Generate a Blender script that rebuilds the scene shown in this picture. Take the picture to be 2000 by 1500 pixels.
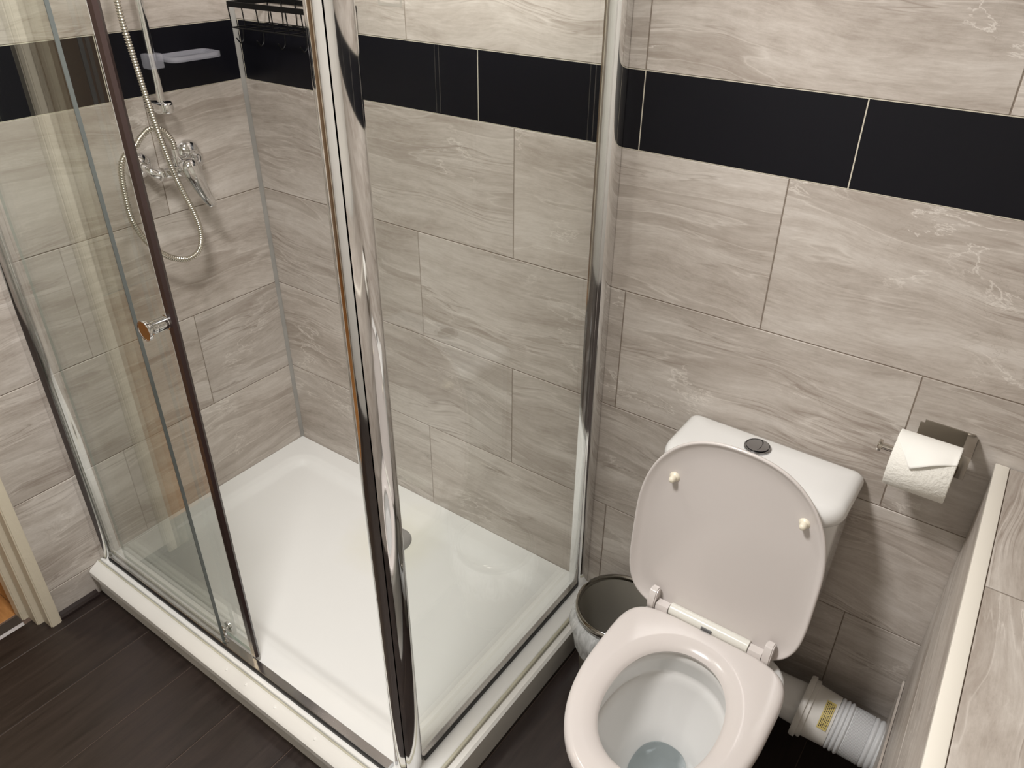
import bpy, bmesh, math, random
from mathutils import Matrix, Vector
random.seed(7)
PI = math.pi
for o in list(bpy.data.objects): bpy.data.objects.remove(o, do_unlink=True)
SC = bpy.context.scene
COL = SC.collection

# ------------------------------------------------------------------ camera
cam_d = bpy.data.cameras.new('camera'); cam = bpy.data.objects.new('camera', cam_d); COL.objects.link(cam)
CC = (1.90098, -1.38711, 1.7283)
CR = ((0.810328, 0.585938, 0.006681), (0.312443, -0.422393, -0.850861), (-0.49573, 0.691564, -0.525349))
CF = 1517.94
right, down, fwd = [Vector(r) for r in CR]
M = Matrix(((right.x, -down.x, -fwd.x), (right.y, -down.y, -fwd.y), (right.z, -down.z, -fwd.z))).to_4x4()
M.translation = Vector(CC)
cam.matrix_world = M
cam_d.sensor_width = 36; cam_d.lens = CF / 2000 * 36; cam_d.clip_start = 0.02
SC.camera = cam

# ------------------------------------------------------------------ light and exposure
w = bpy.data.worlds.new('world'); SC.world = w; w.use_nodes = True
w.node_tree.nodes['Background'].inputs[0].default_value = (0.9, 0.88, 0.85, 1)
w.node_tree.nodes['Background'].inputs[1].default_value = 0.18
SC.view_settings.view_transform = 'Standard'; SC.view_settings.look = 'None'
SC.view_settings.gamma = 1.0; SC.view_settings.use_curve_mapping = False
SC.view_settings.exposure = -0.12

def lamp(name, loc, power, size, color=(1, 0.93, 0.84), target=None):
    d = bpy.data.lights.new(name, 'AREA'); d.shape = 'DISK'; d.size = size; d.energy = power; d.color = color
    o = bpy.data.objects.new(name, d); COL.objects.link(o); o.location = loc
    if target: o.rotation_euler = (Vector(target) - Vector(loc)).to_track_quat('-Z', 'Y').to_euler()
    return o
lamp('ceiling_lamp', (1.10, -1.05, 2.30), 37, 0.30, (1, 0.97, 0.945))
lamp('ceiling_lamp', (0.55, -0.45, 2.30), 7, 0.12, (1, 0.97, 0.94))
lamp('hall_lamp', (-0.9, -1.3, 2.25), 8, 0.2, (1, 0.8, 0.55))

# ------------------------------------------------------------------ materials
def mat(name):
    m = bpy.data.materials.new(name); m.use_nodes = True
    nt = m.node_tree; nt.nodes.clear()
    out = nt.nodes.new('ShaderNodeOutputMaterial')
    return m, nt, out
class G:
    def __init__(s, nt): s.nt = nt
    def n(s, t, **k):
        nd = s.nt.nodes.new(t)
        for a, b in k.items(): setattr(nd, a, b)
        return nd
    def l(s, a, b): s.nt.links.new(a, b)
    def noise(s, vec, scale, detail=4, rough=0.55, dist=0.0):
        nd = s.n('ShaderNodeTexNoise'); s.l(vec, nd.inputs['Vector'])
        nd.inputs['Scale'].default_value = scale; nd.inputs['Detail'].default_value = detail
        nd.inputs['Roughness'].default_value = rough; nd.inputs['Distortion'].default_value = dist
        return nd.outputs['Fac']
    def math(s, op, a, b=None, c=None):
        nd = s.n('ShaderNodeMath', operation=op)
        for i, v in enumerate((a, b, c)):
            if v is None: continue
            if isinstance(v, (int, float)): nd.inputs[i].default_value = v
            else: s.l(v, nd.inputs[i])
        return nd.outputs[0]
    def vmath(s, op, a, b):
        nd = s.n('ShaderNodeVectorMath', operation=op)
        for i, v in enumerate((a, b)):
            if isinstance(v, tuple): nd.inputs[i].default_value = v
            else: s.l(v, nd.inputs[i])
        return nd.outputs[0]
    def ramp(s, fac, stops, interp='LINEAR'):
        nd = s.n('ShaderNodeValToRGB'); s.l(fac, nd.inputs[0]); cr = nd.color_ramp; cr.interpolation = interp
        while len(cr.elements) < len(stops): cr.elements.new(0.5)
        for e, (p, c) in zip(cr.elements, stops):
            e.position = p; e.color = tuple(c) + (1,) if not isinstance(c, (int, float)) else (c, c, c, 1)
        return nd.outputs[0]
    def mix(s, f, a, b, mode='MIX'):
        nd = s.n('ShaderNodeMix', data_type='RGBA', blend_type=mode)
        for i, v in ((0, f), (6, a), (7, b)):
            if isinstance(v, (int, float)): nd.inputs[i].default_value = v
            elif isinstance(v, tuple): nd.inputs[i].default_value = v + (1,)
            else: s.l(v, nd.inputs[i])
        return nd.outputs[2]
def plain(name, col, rough=0.4, metal=0.0, bump=0.0, bscale=60, var=0.05, coat=0.0, spec=0.5, sss=0.0):
    m, nt, out = mat(name); g = G(nt)
    p = g.n('ShaderNodeBsdfPrincipled'); g.l(p.outputs[0], out.inputs[0])
    tc = g.n('ShaderNodeTexCoord')
    f = g.noise(tc.outputs['Object'], 9, 3)
    a = tuple(c * (1 - var) for c in col); b = tuple(min(1, c * (1 + var)) for c in col)
    g.l(g.mix(f, a, b), p.inputs['Base Color'])
    p.inputs['Roughness'].default_value = rough; p.inputs['Metallic'].default_value = metal
    p.inputs['Coat Weight'].default_value = coat; p.inputs['Specular IOR Level'].default_value = spec
    if bump:
        bn = g.n('ShaderNodeBump'); bn.inputs['Strength'].default_value = bump; bn.inputs['Distance'].default_value = 0.002
        g.l(g.noise(tc.outputs['Object'], bscale, 4), bn.inputs['Height']); g.l(bn.outputs[0], p.inputs['Normal'])
    return m

def stone_tile():
    m, nt, out = mat('marble_effect_tile'); g = G(nt)
    p = g.n('ShaderNodeBsdfPrincipled'); g.l(p.outputs[0], out.inputs[0])
    tc = g.n('ShaderNodeTexCoord'); oi = g.n('ShaderNodeObjectInfo')
    rv = g.n('ShaderNodeCombineXYZ')
    g.l(g.math('MULTIPLY', oi.outputs['Random'], 31.7), rv.inputs[0])
    g.l(g.math('MULTIPLY', oi.outputs['Random'], 113.0), rv.inputs[1])
    g.l(g.math('MULTIPLY', oi.outputs['Random'], 57.3), rv.inputs[2])
    v0 = g.vmath('ADD', tc.outputs['Object'], rv.outputs[0])
    # bend the strata
    wn = g.n('ShaderNodeTexNoise'); g.l(g.vmath('MULTIPLY', v0, (1.0, 1.0, 1.6)), wn.inputs['Vector'])
    wn.inputs['Scale'].default_value = 2.6; wn.inputs['Detail'].default_value = 1.6; wn.inputs['Roughness'].default_value = 0.5
    wf = g.math('SUBTRACT', wn.outputs['Fac'], 0.5)
    cz = g.n('ShaderNodeCombineXYZ'); g.l(g.math('MULTIPLY', wf, 0.12), cz.inputs[2]); g.l(g.math('MULTIPLY', wf, 0.10), cz.inputs[0])
    v = g.vmath('ADD', v0, cz.outputs[0])
    broad = g.noise(g.vmath('MULTIPLY', v, (1.0, 1.0, 6.0)), 1.6, 3, 0.5)
    streak = g.noise(g.vmath('MULTIPLY', v, (2.0, 1.0, 24.0)), 2.0, 8, 0.68)
    fine = g.noise(g.vmath('MULTIPLY', v, (9.0, 1.0, 70.0)), 4.0, 5, 0.7)
    cloud = g.noise(g.vmath('MULTIPLY', v, (1.0, 1.0, 2.2)), 22, 7, 0.72)
    t = g.math('ADD', g.math('MULTIPLY', broad, 0.36), g.math('MULTIPLY', streak, 0.30))
    t = g.math('ADD', t, g.math('MULTIPLY', fine, 0.17))
    t = g.math('ADD', t, g.math('MULTIPLY', cloud, 0.17))
    col = g.ramp(t, [(0.40, (0.36, 0.312, 0.27)), (0.47, (0.455, 0.405, 0.36)), (0.53, (0.53, 0.482, 0.435)), (0.61, (0.62, 0.575, 0.53))])
    # clusters of thin contour lines, only where a mask allows them
    agn = g.noise(g.vmath('MULTIPLY', v, (0.55, 1.0, 9.5)), 1.3, 4, 0.50, 0.0)
    con = g.math('ABSOLUTE', g.math('SUBTRACT', g.math('FRACT', g.math('MULTIPLY', agn, 17.0)), 0.5))
    mask = g.ramp(g.noise(g.vmath('MULTIPLY', v, (0.8, 1.0, 7.0)), 2.0, 3), [(0.53, 0.0), (0.60, 1.0)])
    dk = g.math('MULTIPLY', g.ramp(con, [(0.0, 1.0), (0.12, 0.0)]), mask)
    lt = g.math('MULTIPLY', g.ramp(con, [(0.38, 0.0), (0.50, 1.0)]), mask)
    col = g.mix(g.math('MULTIPLY', dk, 0.62), col, (0.255, 0.205, 0.17))
    col = g.mix(g.math('MULTIPLY', lt, 0.36), col, (0.76, 0.71, 0.66))
    # smoky pools with a crisp pale rim on one side
    pn = g.noise(g.vmath('MULTIPLY', v, (0.85, 1.0, 8.0)), 1.7, 4.0, 0.5)
    col = g.mix(g.math('MULTIPLY', g.ramp(pn, [(0.575, 0.0), (0.60, 1.0), (0.70, 0.15)]), 0.40), col, (0.30, 0.25, 0.21))
    col = g.mix(g.math('MULTIPLY', g.ramp(pn, [(0.562, 0.0), (0.572, 1.0), (0.580, 0.0)]), 0.32), col, (0.74, 0.695, 0.64))
    # pale crystalline veins
    vn = g.noise(g.vmath('MULTIPLY', v, (1.0, 1.0, 3.4)), 3.2, 7, 0.62, 0.5)
    ridge = g.math('ABSOLUTE', g.math('SUBTRACT', vn, 0.5))
    vm = g.ramp(g.noise(v0, 3.4, 2), [(0.54, 0.0), (0.62, 1.0)])
    vein = g.math('MULTIPLY', g.ramp(ridge, [(0.0, 1.0), (0.005, 0.5), (0.013, 0.0)]), vm)
    col = g.mix(g.math('MULTIPLY', vein, 0.62), col, (0.80, 0.755, 0.70))
    crack = g.noise(g.vmath('ADD', v0, (5.3, 0.0, 2.1)), 5.0, 5, 0.6, 1.2)
    cr = g.math('MULTIPLY', g.ramp(g.math('ABSOLUTE', g.math('SUBTRACT', crack, 0.5)), [(0.0, 1.0), (0.004, 0.0)]), vm)
    col = g.mix(g.math('MULTIPLY', cr, 0.35), col, (0.30, 0.255, 0.21))
    # each tile a touch lighter or darker
    tone = g.math('ADD', 0.93, g.math('MULTIPLY', oi.outputs['Random'], 0.12))
    hv = g.n('ShaderNodeHueSaturation'); g.l(col, hv.inputs['Color']); g.l(tone, hv.inputs['Value'])
    g.l(hv.outputs[0], p.inputs['Base Color'])
    p.inputs['Roughness'].default_value = 0.42; p.inputs['Specular IOR Level'].default_value = 0.4
    bn = g.n('ShaderNodeBump'); bn.inputs['Strength'].default_value = 0.12; bn.inputs['Distance'].default_value = 0.001
    g.l(streak, bn.inputs['Height']); g.l(bn.outputs[0], p.inputs['Normal'])
    return m

def wood_plank(name, c0, c1, rough, sc=(9.0, 0.7, 1.0)):
    m, nt, out = mat(name); g = G(nt)
    p = g.n('ShaderNodeBsdfPrincipled'); g.l(p.outputs[0], out.inputs[0])
    tc = g.n('ShaderNodeTexCoord'); oi = g.n('ShaderNodeObjectInfo')
    rv = g.n('ShaderNodeCombineXYZ'); g.l(g.math('MULTIPLY', oi.outputs['Random'], 40.0), rv.inputs[0]); g.l(g.math('MULTIPLY', oi.outputs['Random'], 23.0), rv.inputs[1])
    v = g.vmath('MULTIPLY', g.vmath('ADD', tc.outputs['Object'], rv.outputs[0]), sc)
    gr = g.noise(v, 5.0, 7, 0.65, 0.5); fi = g.noise(v, 26.0, 4, 0.6)
    t = g.math('ADD', g.math('MULTIPLY', gr, 0.75), g.math('MULTIPLY', fi, 0.25))
    g.l(g.ramp(t, [(0.35, c0), (0.65, c1)]), p.inputs['Base Color'])
    g.l(g.ramp(gr, [(0.3, rough - 0.06), (0.7, rough + 0.08)]), p.inputs['Roughness'])
    bn = g.n('ShaderNodeBump'); bn.inputs['Strength'].default_value = 0.25; bn.inputs['Distance'].default_value = 0.001
    g.l(t, bn.inputs['Height']); g.l(bn.outputs[0], p.inputs['Normal'])
    return m

def glass_mat(name, tint, refl=1.0):
    m, nt, out = mat(name); g = G(nt)
    tr = g.n('ShaderNodeBsdfTransparent'); tr.inputs[0].default_value = tint + (1,)
    gl = g.n('ShaderNodeBsdfGlossy'); gl.inputs['Roughness'].default_value = 0.0; gl.inputs[0].default_value = (1, 1, 1, 1)
    fr = g.n('ShaderNodeFresnel'); ge = g.n('ShaderNodeNewGeometry')   # same reflectance on both faces of the thin sheet
    g.l(g.math('SUBTRACT', 1.5, g.math('MULTIPLY', ge.outputs['Backfacing'], 1.5 - 1 / 1.5)), fr.inputs[0])
    mx = g.n('ShaderNodeMixShader')
    g.l(g.math('MULTIPLY', fr.outputs[0], refl), mx.inputs[0]); g.l(tr.outputs[0], mx.inputs[1]); g.l(gl.outputs[0], mx.inputs[2])
    g.l(mx.outputs[0], out.inputs[0])
    return m

def film_mat(name, col, alpha, rough=0.25, var=0.2):
    m, nt, out = mat(name); g = G(nt)
    p = g.n('ShaderNodeBsdfPrincipled'); p.inputs['Base Color'].default_value = col + (1,); p.inputs['Roughness'].default_value = rough
    tr = g.n('ShaderNodeBsdfTransparent'); mx = g.n('ShaderNodeMixShader')
    tc = g.n('ShaderNodeTexCoord')
    f = g.noise(g.vmath('MULTIPLY', tc.outputs['Object'], (1.0, 1.0, 0.25)), 60, 4, 0.6, 0.8)
    g.l(g.ramp(f, [(0.35, alpha - var * 0.9), (0.65, min(1, alpha + var))]), mx.inputs[0])
    g.l(tr.outputs[0], mx.inputs[1]); g.l(p.outputs[0], mx.inputs[2]); g.l(mx.outputs[0], out.inputs[0])
    return m

def trayplastic():
    m, nt, out = mat('white_acrylic'); g = G(nt)
    p = g.n('ShaderNodeBsdfPrincipled'); g.l(p.outputs[0], out.inputs[0])
    tc = g.n('ShaderNodeTexCoord')
    f = g.noise(tc.outputs['Object'], 3.0, 4)
    base = g.mix(f, (0.765, 0.765, 0.74), (0.80, 0.80, 0.78))
    # faint limescale ring around the waste
    d = g.n('ShaderNodeVectorMath', operation='DISTANCE'); g.l(tc.outputs['Object'], d.inputs[0]); d.inputs[1].default_value = (0.609, -0.188, 0.10)
    r = g.math('ADD', d.outputs['Value'], g.math('MULTIPLY', g.math('SUBTRACT', g.noise(tc.outputs['Object'], 18, 4), 0.5), 0.09))
    base = g.mix(g.ramp(r, [(0.05, 0.55), (0.17, 0.0)]), base, (0.74, 0.72, 0.60))
    g.l(base, p.inputs['Base Color']); p.inputs['Roughness'].default_value = 0.22
    return m

TILE = stone_tile()
BLACK = plain('black_satin_tile', (0.006, 0.006, 0.009), 0.34, spec=0.22)
GROUT = plain('brown_grey_grout', (0.25, 0.205, 0.165), 0.9)
GROUTL = plain('cream_grout', (0.60, 0.56, 0.46), 0.9)
SILI = plain('grey_silicone', (0.30, 0.29, 0.27), 0.6, var=0.3)
CHROME = plain('polished_chrome', (0.86, 0.86, 0.86), 0.06, 1.0, var=0.01)
SATIN = plain('brushed_nickel', (0.42, 0.39, 0.35), 0.28, 1.0)
RAILM = plain('bright_aluminium', (0.62, 0.62, 0.63), 0.14, 1.0)
CERAM = plain('white_ceramic', (0.78, 0.775, 0.76), 0.10, var=0.01, coat=0.3)
SEATM = plain('cream_white_plastic', (0.66, 0.615, 0.59), 0.20, var=0.01)
HINGEM = plain('pale_hinge_plastic', (0.76, 0.75, 0.69), 0.22, var=0.01)
BUFM = plain('ivory_rubber', (0.82, 0.76, 0.62), 0.35, var=0.02)
TRAY = trayplastic()
UPVC = plain('white_plastic_trim', (0.82, 0.81, 0.77), 0.35, var=0.04)
EDGEREFL = plain('painted_dark_reflection', (0.035, 0.022, 0.020), 0.22, var=0.1)  # dark reflection on the chrome door edge, painted in as base colour
BLACKM = plain('matt_black_metal', (0.003, 0.003, 0.003), 0.5, spec=0.2)
DARK = plain('black_gasket', (0.01, 0.009, 0.008), 0.5)
PAINT = plain('cream_gloss_paint', (0.68, 0.61, 0.48), 0.38, bump=0.5, bscale=45, var=0.05)
PLANK = wood_plank('dark_laminate', (0.011, 0.0065, 0.0055), (0.028, 0.0175, 0.014), 0.40)
OAK = wood_plank('orange_oak_laminate', (0.30, 0.13, 0.04), (0.50, 0.25, 0.09), 0.35, (1.0, 6.0, 1.0))
GAPM = plain('plank_joint', (0.13, 0.09, 0.07), 0.8)
WHITEW = plain('white_emulsion', (0.74, 0.72, 0.67), 0.8)
HALLW = plain('hall_emulsion', (0.48, 0.38, 0.28), 0.8)
TRIMW = plain('cream_edge_trim', (0.80, 0.76, 0.68), 0.3, var=0.02)
PIPEW = plain('white_waste_plastic', (0.70, 0.68, 0.64), 0.35, var=0.03)
FLEX = plain('grey_white_flex_plastic', (0.62, 0.63, 0.64), 0.45, var=0.06)
STICK = plain('yellow_sticker', (0.62, 0.50, 0.17), 0.5)
INK = plain('black_print', (0.05, 0.04, 0.03), 0.5)
PAPER = plain('white_tissue', (0.84, 0.82, 0.76), 0.95, bump=1.0, bscale=170, var=0.02)
BINM = plain('smoky_grey_plastic', (0.33, 0.31, 0.27), 0.35)
BINR = plain('smoked_chrome', (0.35, 0.33, 0.30), 0.12, 1.0)
LINER = film_mat('clear_bin_bag', (0.80, 0.82, 0.83), 0.55)
CLEAR = film_mat('clear_acrylic', (0.55, 0.55, 0.62), 0.27, 0.06, 0.0)
DRAIN = plain('grey_plastic_cap', (0.17, 0.165, 0.155), 0.3, var=0.04)
GLASS = glass_mat('clear_glass', (0.968, 0.980, 0.966))
GEDGE = plain('green_glass_edge', (0.30, 0.35, 0.31), 0.15, var=0.05)
WATER = glass_mat('water', (0.80, 0.83, 0.84))
DECOR = plain('etched_tile_motif', (0.38, 0.35, 0.31), 0.5)

# ------------------------------------------------------------------ object helpers
def link(name, bm, m, parent=None, loc=None, smooth=None):
    me = bpy.data.meshes.new(name)
    bmesh.ops.recalc_face_normals(bm, faces=bm.faces)
    bm.to_mesh(me); bm.free()
    for x in (m if isinstance(m, (list, tuple)) else [m]): me.materials.append(x)
    o = bpy.data.objects.new(name, me); COL.objects.link(o)
    if parent: o.parent = parent
    if loc: o.location = loc
    if smooth is not None:
        for p in me.polygons: p.use_smooth = True
        try: me.set_sharp_from_angle(angle=math.radians(smooth))
        except Exception: pass
    return o
def child(mesh_obj, parent, loc, rot=None):
    c = mesh_obj.copy(); COL.objects.link(c); c.parent = parent; c.location = loc
    if rot: c.rotation_euler = rot
    return c
def empty(name, loc=(0, 0, 0), rot=(0, 0, 0)):
    o = bpy.data.objects.new(name, None); COL.objects.link(o); o.location = loc; o.rotation_euler = rot
    o.empty_display_size = 0.05
    return o
def tag(o, label, cat, group=None):
    o['label'] = label; o['category'] = cat
    if group: o['group'] = group
    return o
def struct(o): o['kind'] = 'structure'; return o
def bx(bm, x0, x1, y0, y1, z0, z1, bev=0.0, seg=2, mi=0):
    v = [bm.verts.new((x, y, z)) for z in (z0, z1) for y in (y0, y1) for x in (x0, x1)]
    fs = [bm.faces.new([v[i] for i in f]) for f in ((0, 2, 3, 1), (4, 5, 7, 6), (0, 1, 5, 4), (2, 6, 7, 3), (0, 4, 6, 2), (1, 3, 7, 5))]
    for f in fs: f.material_index = mi
    if bev:
        es = list({e for f in fs for e in f.edges})
        bmesh.ops.bevel(bm, geom=es, offset=bev, segments=seg, profile=0.5, affect='EDGES')
    return fs
def box(*a, **k):
    bm = bmesh.new(); bx(bm, *a, **k); return bm
def loft(bm, rings, cap0=True, cap1=True, closed=True, mi=0):
    R = [[bm.verts.new(p) for p in r] for r in rings]
    n = len(R[0])
    for a, b in zip(R, R[1:]):
        for i in range(n if closed else n - 1):
            j = (i + 1) % n
            try:
                f = bm.faces.new((a[i], a[j], b[j], b[i])); f.material_index = mi
            except ValueError: pass
    if cap0: bm.faces.new(list(reversed(R[0]))).material_index = mi
    if cap1: bm.faces.new(R[-1]).material_index = mi
    return R
def frame_rings(pts, radii, n=12, up=None):
    P = [Vector(p) for p in pts]; rings = []
    t0 = (P[1] - P[0]).normalized()
    nrm = t0.orthogonal().normalized() if up is None else (Vector(up) - t0 * t0.dot(Vector(up))).normalized()
    for i, p in enumerate(P):
        t = (P[min(i + 1, len(P) - 1)] - P[max(i - 1, 0)]).normalized()
        nrm = (nrm - t * nrm.dot(t)).normalized(); b = t.cross(nrm)
        r = radii[i] if isinstance(radii, (list, tuple)) else radii
        rings.append([p + (nrm * math.cos(2 * PI * k / n) + b * math.sin(2 * PI * k / n)) * r for k in range(n)])
    return rings
def tube(bm, pts, r, n=12, cap=True, mi=0): return loft(bm, frame_rings(pts, r, n), cap, cap, mi=mi)
def prof_tube(bm, p0, p1, prof, n=24, mi=0):
    """surface of revolution about the axis p0->p1; prof = [(distance along, radius)]"""
    a = Vector(p0); d = (Vector(p1) - a).normalized(); nr = d.orthogonal().normalized(); b = d.cross(nr)
    rings = [[a + d * s + (nr * math.cos(2 * PI * k / n) + b * math.sin(2 * PI * k / n)) * max(r, 1e-5) for k in range(n)] for s, r in prof]
    loft(bm, rings, True, True, mi=mi)
def prism(bm, poly, z0, z1, axis='z', mi=0):
    def P(u, v, w): return {'z': (u, v, w), 'x': (w, u, v), 'y': (u, w, v)}[axis]
    loft(bm, [[P(u, v, z0) for u, v in poly], [P(u, v, z1) for u, v in poly]], mi=mi)
def catmull(pts, per=12):
    P = [Vector(p) for p in pts]; P = [P[0] * 2 - P[1]] + P + [P[-1] * 2 - P[-2]]; out = []
    for i in range(1, len(P) - 2):
        a, b, c, d = P[i - 1:i + 3]
        for k in range(per):
            t = k / per
            out.append(0.5 * ((2 * b) + (c - a) * t + (2 * a - 5 * b + 4 * c - d) * t * t + (3 * b - a - 3 * c + d) * t ** 3))
    out.append(P[-2]); return out
def resample(pts, step):
    out = [pts[0]]; acc = 0.0
    for a, b in zip(pts, pts[1:]):
        L = (b - a).length; s = step - acc
        while s <= L: out.append(a + (b - a) * (s / L)); s += step
        acc = (acc + L) % step
    return out
def sell(cx, cy, hw, fb, ff, nb, nf, N=96):
    """closed outline: superellipse whose back half (+y) and front half (-y) differ"""
    out = []
    for k in range(N):
        t = 2 * PI * k / N; c, s = math.cos(t), math.sin(t)
        n, h = (nb, fb) if s >= 0 else (nf, ff)
        out.append((cx + hw * math.copysign(abs(c) ** (2 / n), c), cy + h * math.copysign(abs(s) ** (2 / n), s)))
    return out
def inset(poly, d):
    """move a closed outline inward along its normals"""
    n = len(poly); A = sum(poly[i][0] * poly[(i + 1) % n][1] - poly[(i + 1) % n][0] * poly[i][1] for i in range(n))
    sg = 1 if A > 0 else -1; out = []
    for i in range(n):
        x0, y0 = poly[i - 1]; x1, y1 = poly[(i + 1) % n]
        tx, ty = x1 - x0, y1 - y0; L = math.hypot(tx, ty) or 1
        out.append((poly[i][0] - sg * ty / L * d, poly[i][1] + sg * tx / L * d))
    return out

FZ = 0.02            # finished floor level
CEIL = 2.36

# ------------------------------------------------------------------ tiled walls
_tm = {}
def tile_mesh(wd, ht, th=0.006):
    k = (round(wd, 4), round(ht, 4))
    if k not in _tm:
        bm = bmesh.new()
        x, z, c = wd / 2, ht / 2, 0.0009
        a = [(-x, th, -z), (x, th, -z), (x, th, z), (-x, th, z)]
        b = [(-x, c, -z), (x, c, -z), (x, c, z), (-x, c, z)]
        d = [(-x + c, 0, -z + c), (x - c, 0, -z + c), (x - c, 0, z - c), (-x + c, 0, z - c)]
        loft(bm, [a, b, d])
        me = bpy.data.meshes.new('tile'); bmesh.ops.recalc_face_normals(bm, faces=bm.faces); bm.to_mesh(me); bm.free()
        _tm[k] = me
    return _tm[k]
def put_tile(parent, wd, ht, m, M4, name='tile'):
    me = tile_mesh(wd, ht)
    if m is BLACK:
        kk = ('b', round(wd, 4), round(ht, 4))
        if kk not in _tm: _tm[kk] = me.copy(); _tm[kk].materials.append(m)
        me = _tm[kk]
    elif not me.materials: me.materials.append(m)
    o = bpy.data.objects.new(name, me); COL.objects.link(o); o.parent = parent; o.matrix_local = M4
    return o
GAP = 0.0022
def tile_field(parent, place, x0, x1, rows):
    """rows: (z0, z1, joints, material); place(u, z) -> matrix of a tile centred there"""
    for z0, z1, joints, m in rows:
        cuts = [x0] + [j for j in joints if x0 + 0.01 < j < x1 - 0.01] + [x1]
        for a, b in zip(cuts, cuts[1:]):
            g = GAP / 2
            put_tile(parent, b - a - 2 * g, z1 - z0 - 2 * g, m, place((a + b) / 2, (z0 + z1) / 2), 'black_tile' if m is BLACK else 'tile')
T = TILE
jA = [0.307, 0.907, 1.505, 2.105]; jB = [0.008, 0.608, 1.206, 1.804, 2.404]
ZR = [1.32 - 0.3 * k for k in range(5)]      # 1.32 1.02 .72 .42 .12
rows_back = [(FZ - 0.02, ZR[4], jA, T), (ZR[4], ZR[3], jB, T), (ZR[3], ZR[2], jA, T), (ZR[2], ZR[1], jB, T), (ZR[1], ZR[0], jA, T),
             (ZR[0], 1.468, [0.012, 0.410, 0.8095, 1.206, 1.605, 2.005, 2.405], BLACK),
             (1.468, 1.768, jB, T), (1.768, 2.068, jA, T), (2.068, CEIL, jB, T)]
wb = struct(link('wall_back', box(-0.12, 2.72, 0.0016, 0.11, -0.05, CEIL + 0.05), GROUT))
tile_field(wb, lambda u, z: Matrix.Translation((u, 0, z)), 0.0, 2.60, rows_back)
link('light_joint', box(0.0, 2.60, 0.0010, 0.0020, 1.3195, 1.4685), GROUTL, wb)
# etched square motif on one tile above the black band
bm = bmesh.new()
for s0, s1 in ((0.036, 0.030), (0.020, 0.016)):
    for a in range(4):
        R4 = Matrix.Translation((0.566, -0.0003, 1.570)) @ Matrix.Rotation(a * PI / 2, 4, 'Y')
        vs = [bm.verts.new(R4 @ Vector(p)) for p in ((-s0, 0, -s0), (s0, 0, -s0), (s1, 0, -s1), (-s1, 0, -s1))]; bm.faces.new(vs)
bx(bm, 0.560, 0.572, -0.0006, 0.0004, 1.564, 1.576)
link('tile_motif', bm, DECOR, wb)

lA = [0.300, 0.900, 1.5]; lB = [0.600, 1.2]
rows_left = [(FZ - 0.02, ZR[4], lA, T), (ZR[4], ZR[3], lB, T), (ZR[3], ZR[2], lA, T), (ZR[2], ZR[1], lB, T), (ZR[1], ZR[0], lA, T),
             (ZR[0], 1.468, [0.385, 0.785], BLACK), (1.468, 1.768, lB, T), (1.768, 2.068, lA, T), (2.068, CEIL, lB, T)]
DOOR0, DOOR1 = -0.903, -1.76
bm = bmesh.new()
bx(bm, -0.105, -0.0016, DOOR0, 0.0016, -0.05, CEIL + 0.05)
bx(bm, -0.105, -0.0016, -2.42, DOOR1, -0.05, CEIL + 0.05)
bx(bm, -0.105, -0.0016, DOOR1, DOOR0, 2.02, CEIL + 0.05)
wl = struct(link('wall_left', bm, GROUT))
RL = Matrix.Rotation(PI / 2, 4, 'Z')
tile_field(wl, lambda u, z: Matrix.Translation((0, -u, z)) @ RL, 0.0005, -DOOR0, rows_left)
link('light_joint', box(-0.0020, -0.0010, DOOR0, -0.0005, 1.3195, 1.4685), GROUTL, wl)
# painted faces of the rest of the room, behind the camera
o = struct(link('wall_right', box(2.60, 2.72, -2.42, 0.11, -0.05, CEIL + 0.05), WHITEW))
o = struct(link('wall_front', box(-0.105, 2.72, -2.42, -2.30, -0.05, CEIL + 0.05), WHITEW))
o = struct(link('ceiling', box(-1.9, 2.72, -2.42, 0.11, CEIL, CEIL + 0.08), WHITEW))
# corner and perimeter silicone
bm = bmesh.new()
loft(bm, [[(0.0005, -0.0095, z), (0.003, -0.003, z), (0.0095, -0.0005, z), (0.0005, -0.0005, z)] for z in (0.129, CEIL)])
struct(link('trim_1', bm, SILI, smooth=60))

# ------------------------------------------------------------------ floors
fl = struct(link('floor', box(-0.105, 2.72, -2.42, 0.11, -0.06, FZ - 0.0014), GAPM))
seams = [-0.152, 0.045, 0.243, 0.439, 0.636, 0.832, 1.029, 1.226, 1.423, 1.62, 1.817, 2.014, 2.211, 2.408, 2.605]
pm = {}
for i, (a, b) in enumerate(zip(seams, seams[1:])):
    a = max(a, -0.055)
    cuts = [0.0, -1.42 - 0.27 * (i % 3), -2.30]
    for c, d in zip(cuts, cuts[1:]):
        wd, ln = round(b - a - 0.0016, 4), round(c - d - 0.0016, 4)
        if (wd, ln) not in pm:
            pm[(wd, ln)] = link('plank', box(-wd / 2, wd / 2, -ln / 2, ln / 2, -0.008, 0, bev=0.0008, seg=1), PLANK, fl, ((a + b) / 2, (c + d) / 2, FZ))
        else: child(pm[(wd, ln)], fl, ((a + b) / 2, (c + d) / 2, FZ))
fh = link('floor', box(-1.9, -0.105, -2.42, 0.11, -0.06, FZ - 0.0054), GAPM); struct(fh)
om = None
for i in range(16):
    y = 0.02 - 0.15 * i
    for x0 in (-1.88, -0.996):
        if om is None: om = link('plank', box(0, 0.880, -0.0745, 0.0745, -0.006, 0, bev=0.0006, seg=1), OAK, fh, (x0, y, FZ - 0.004))
        else: child(om, fh, (x0, y, FZ - 0.004))
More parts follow.
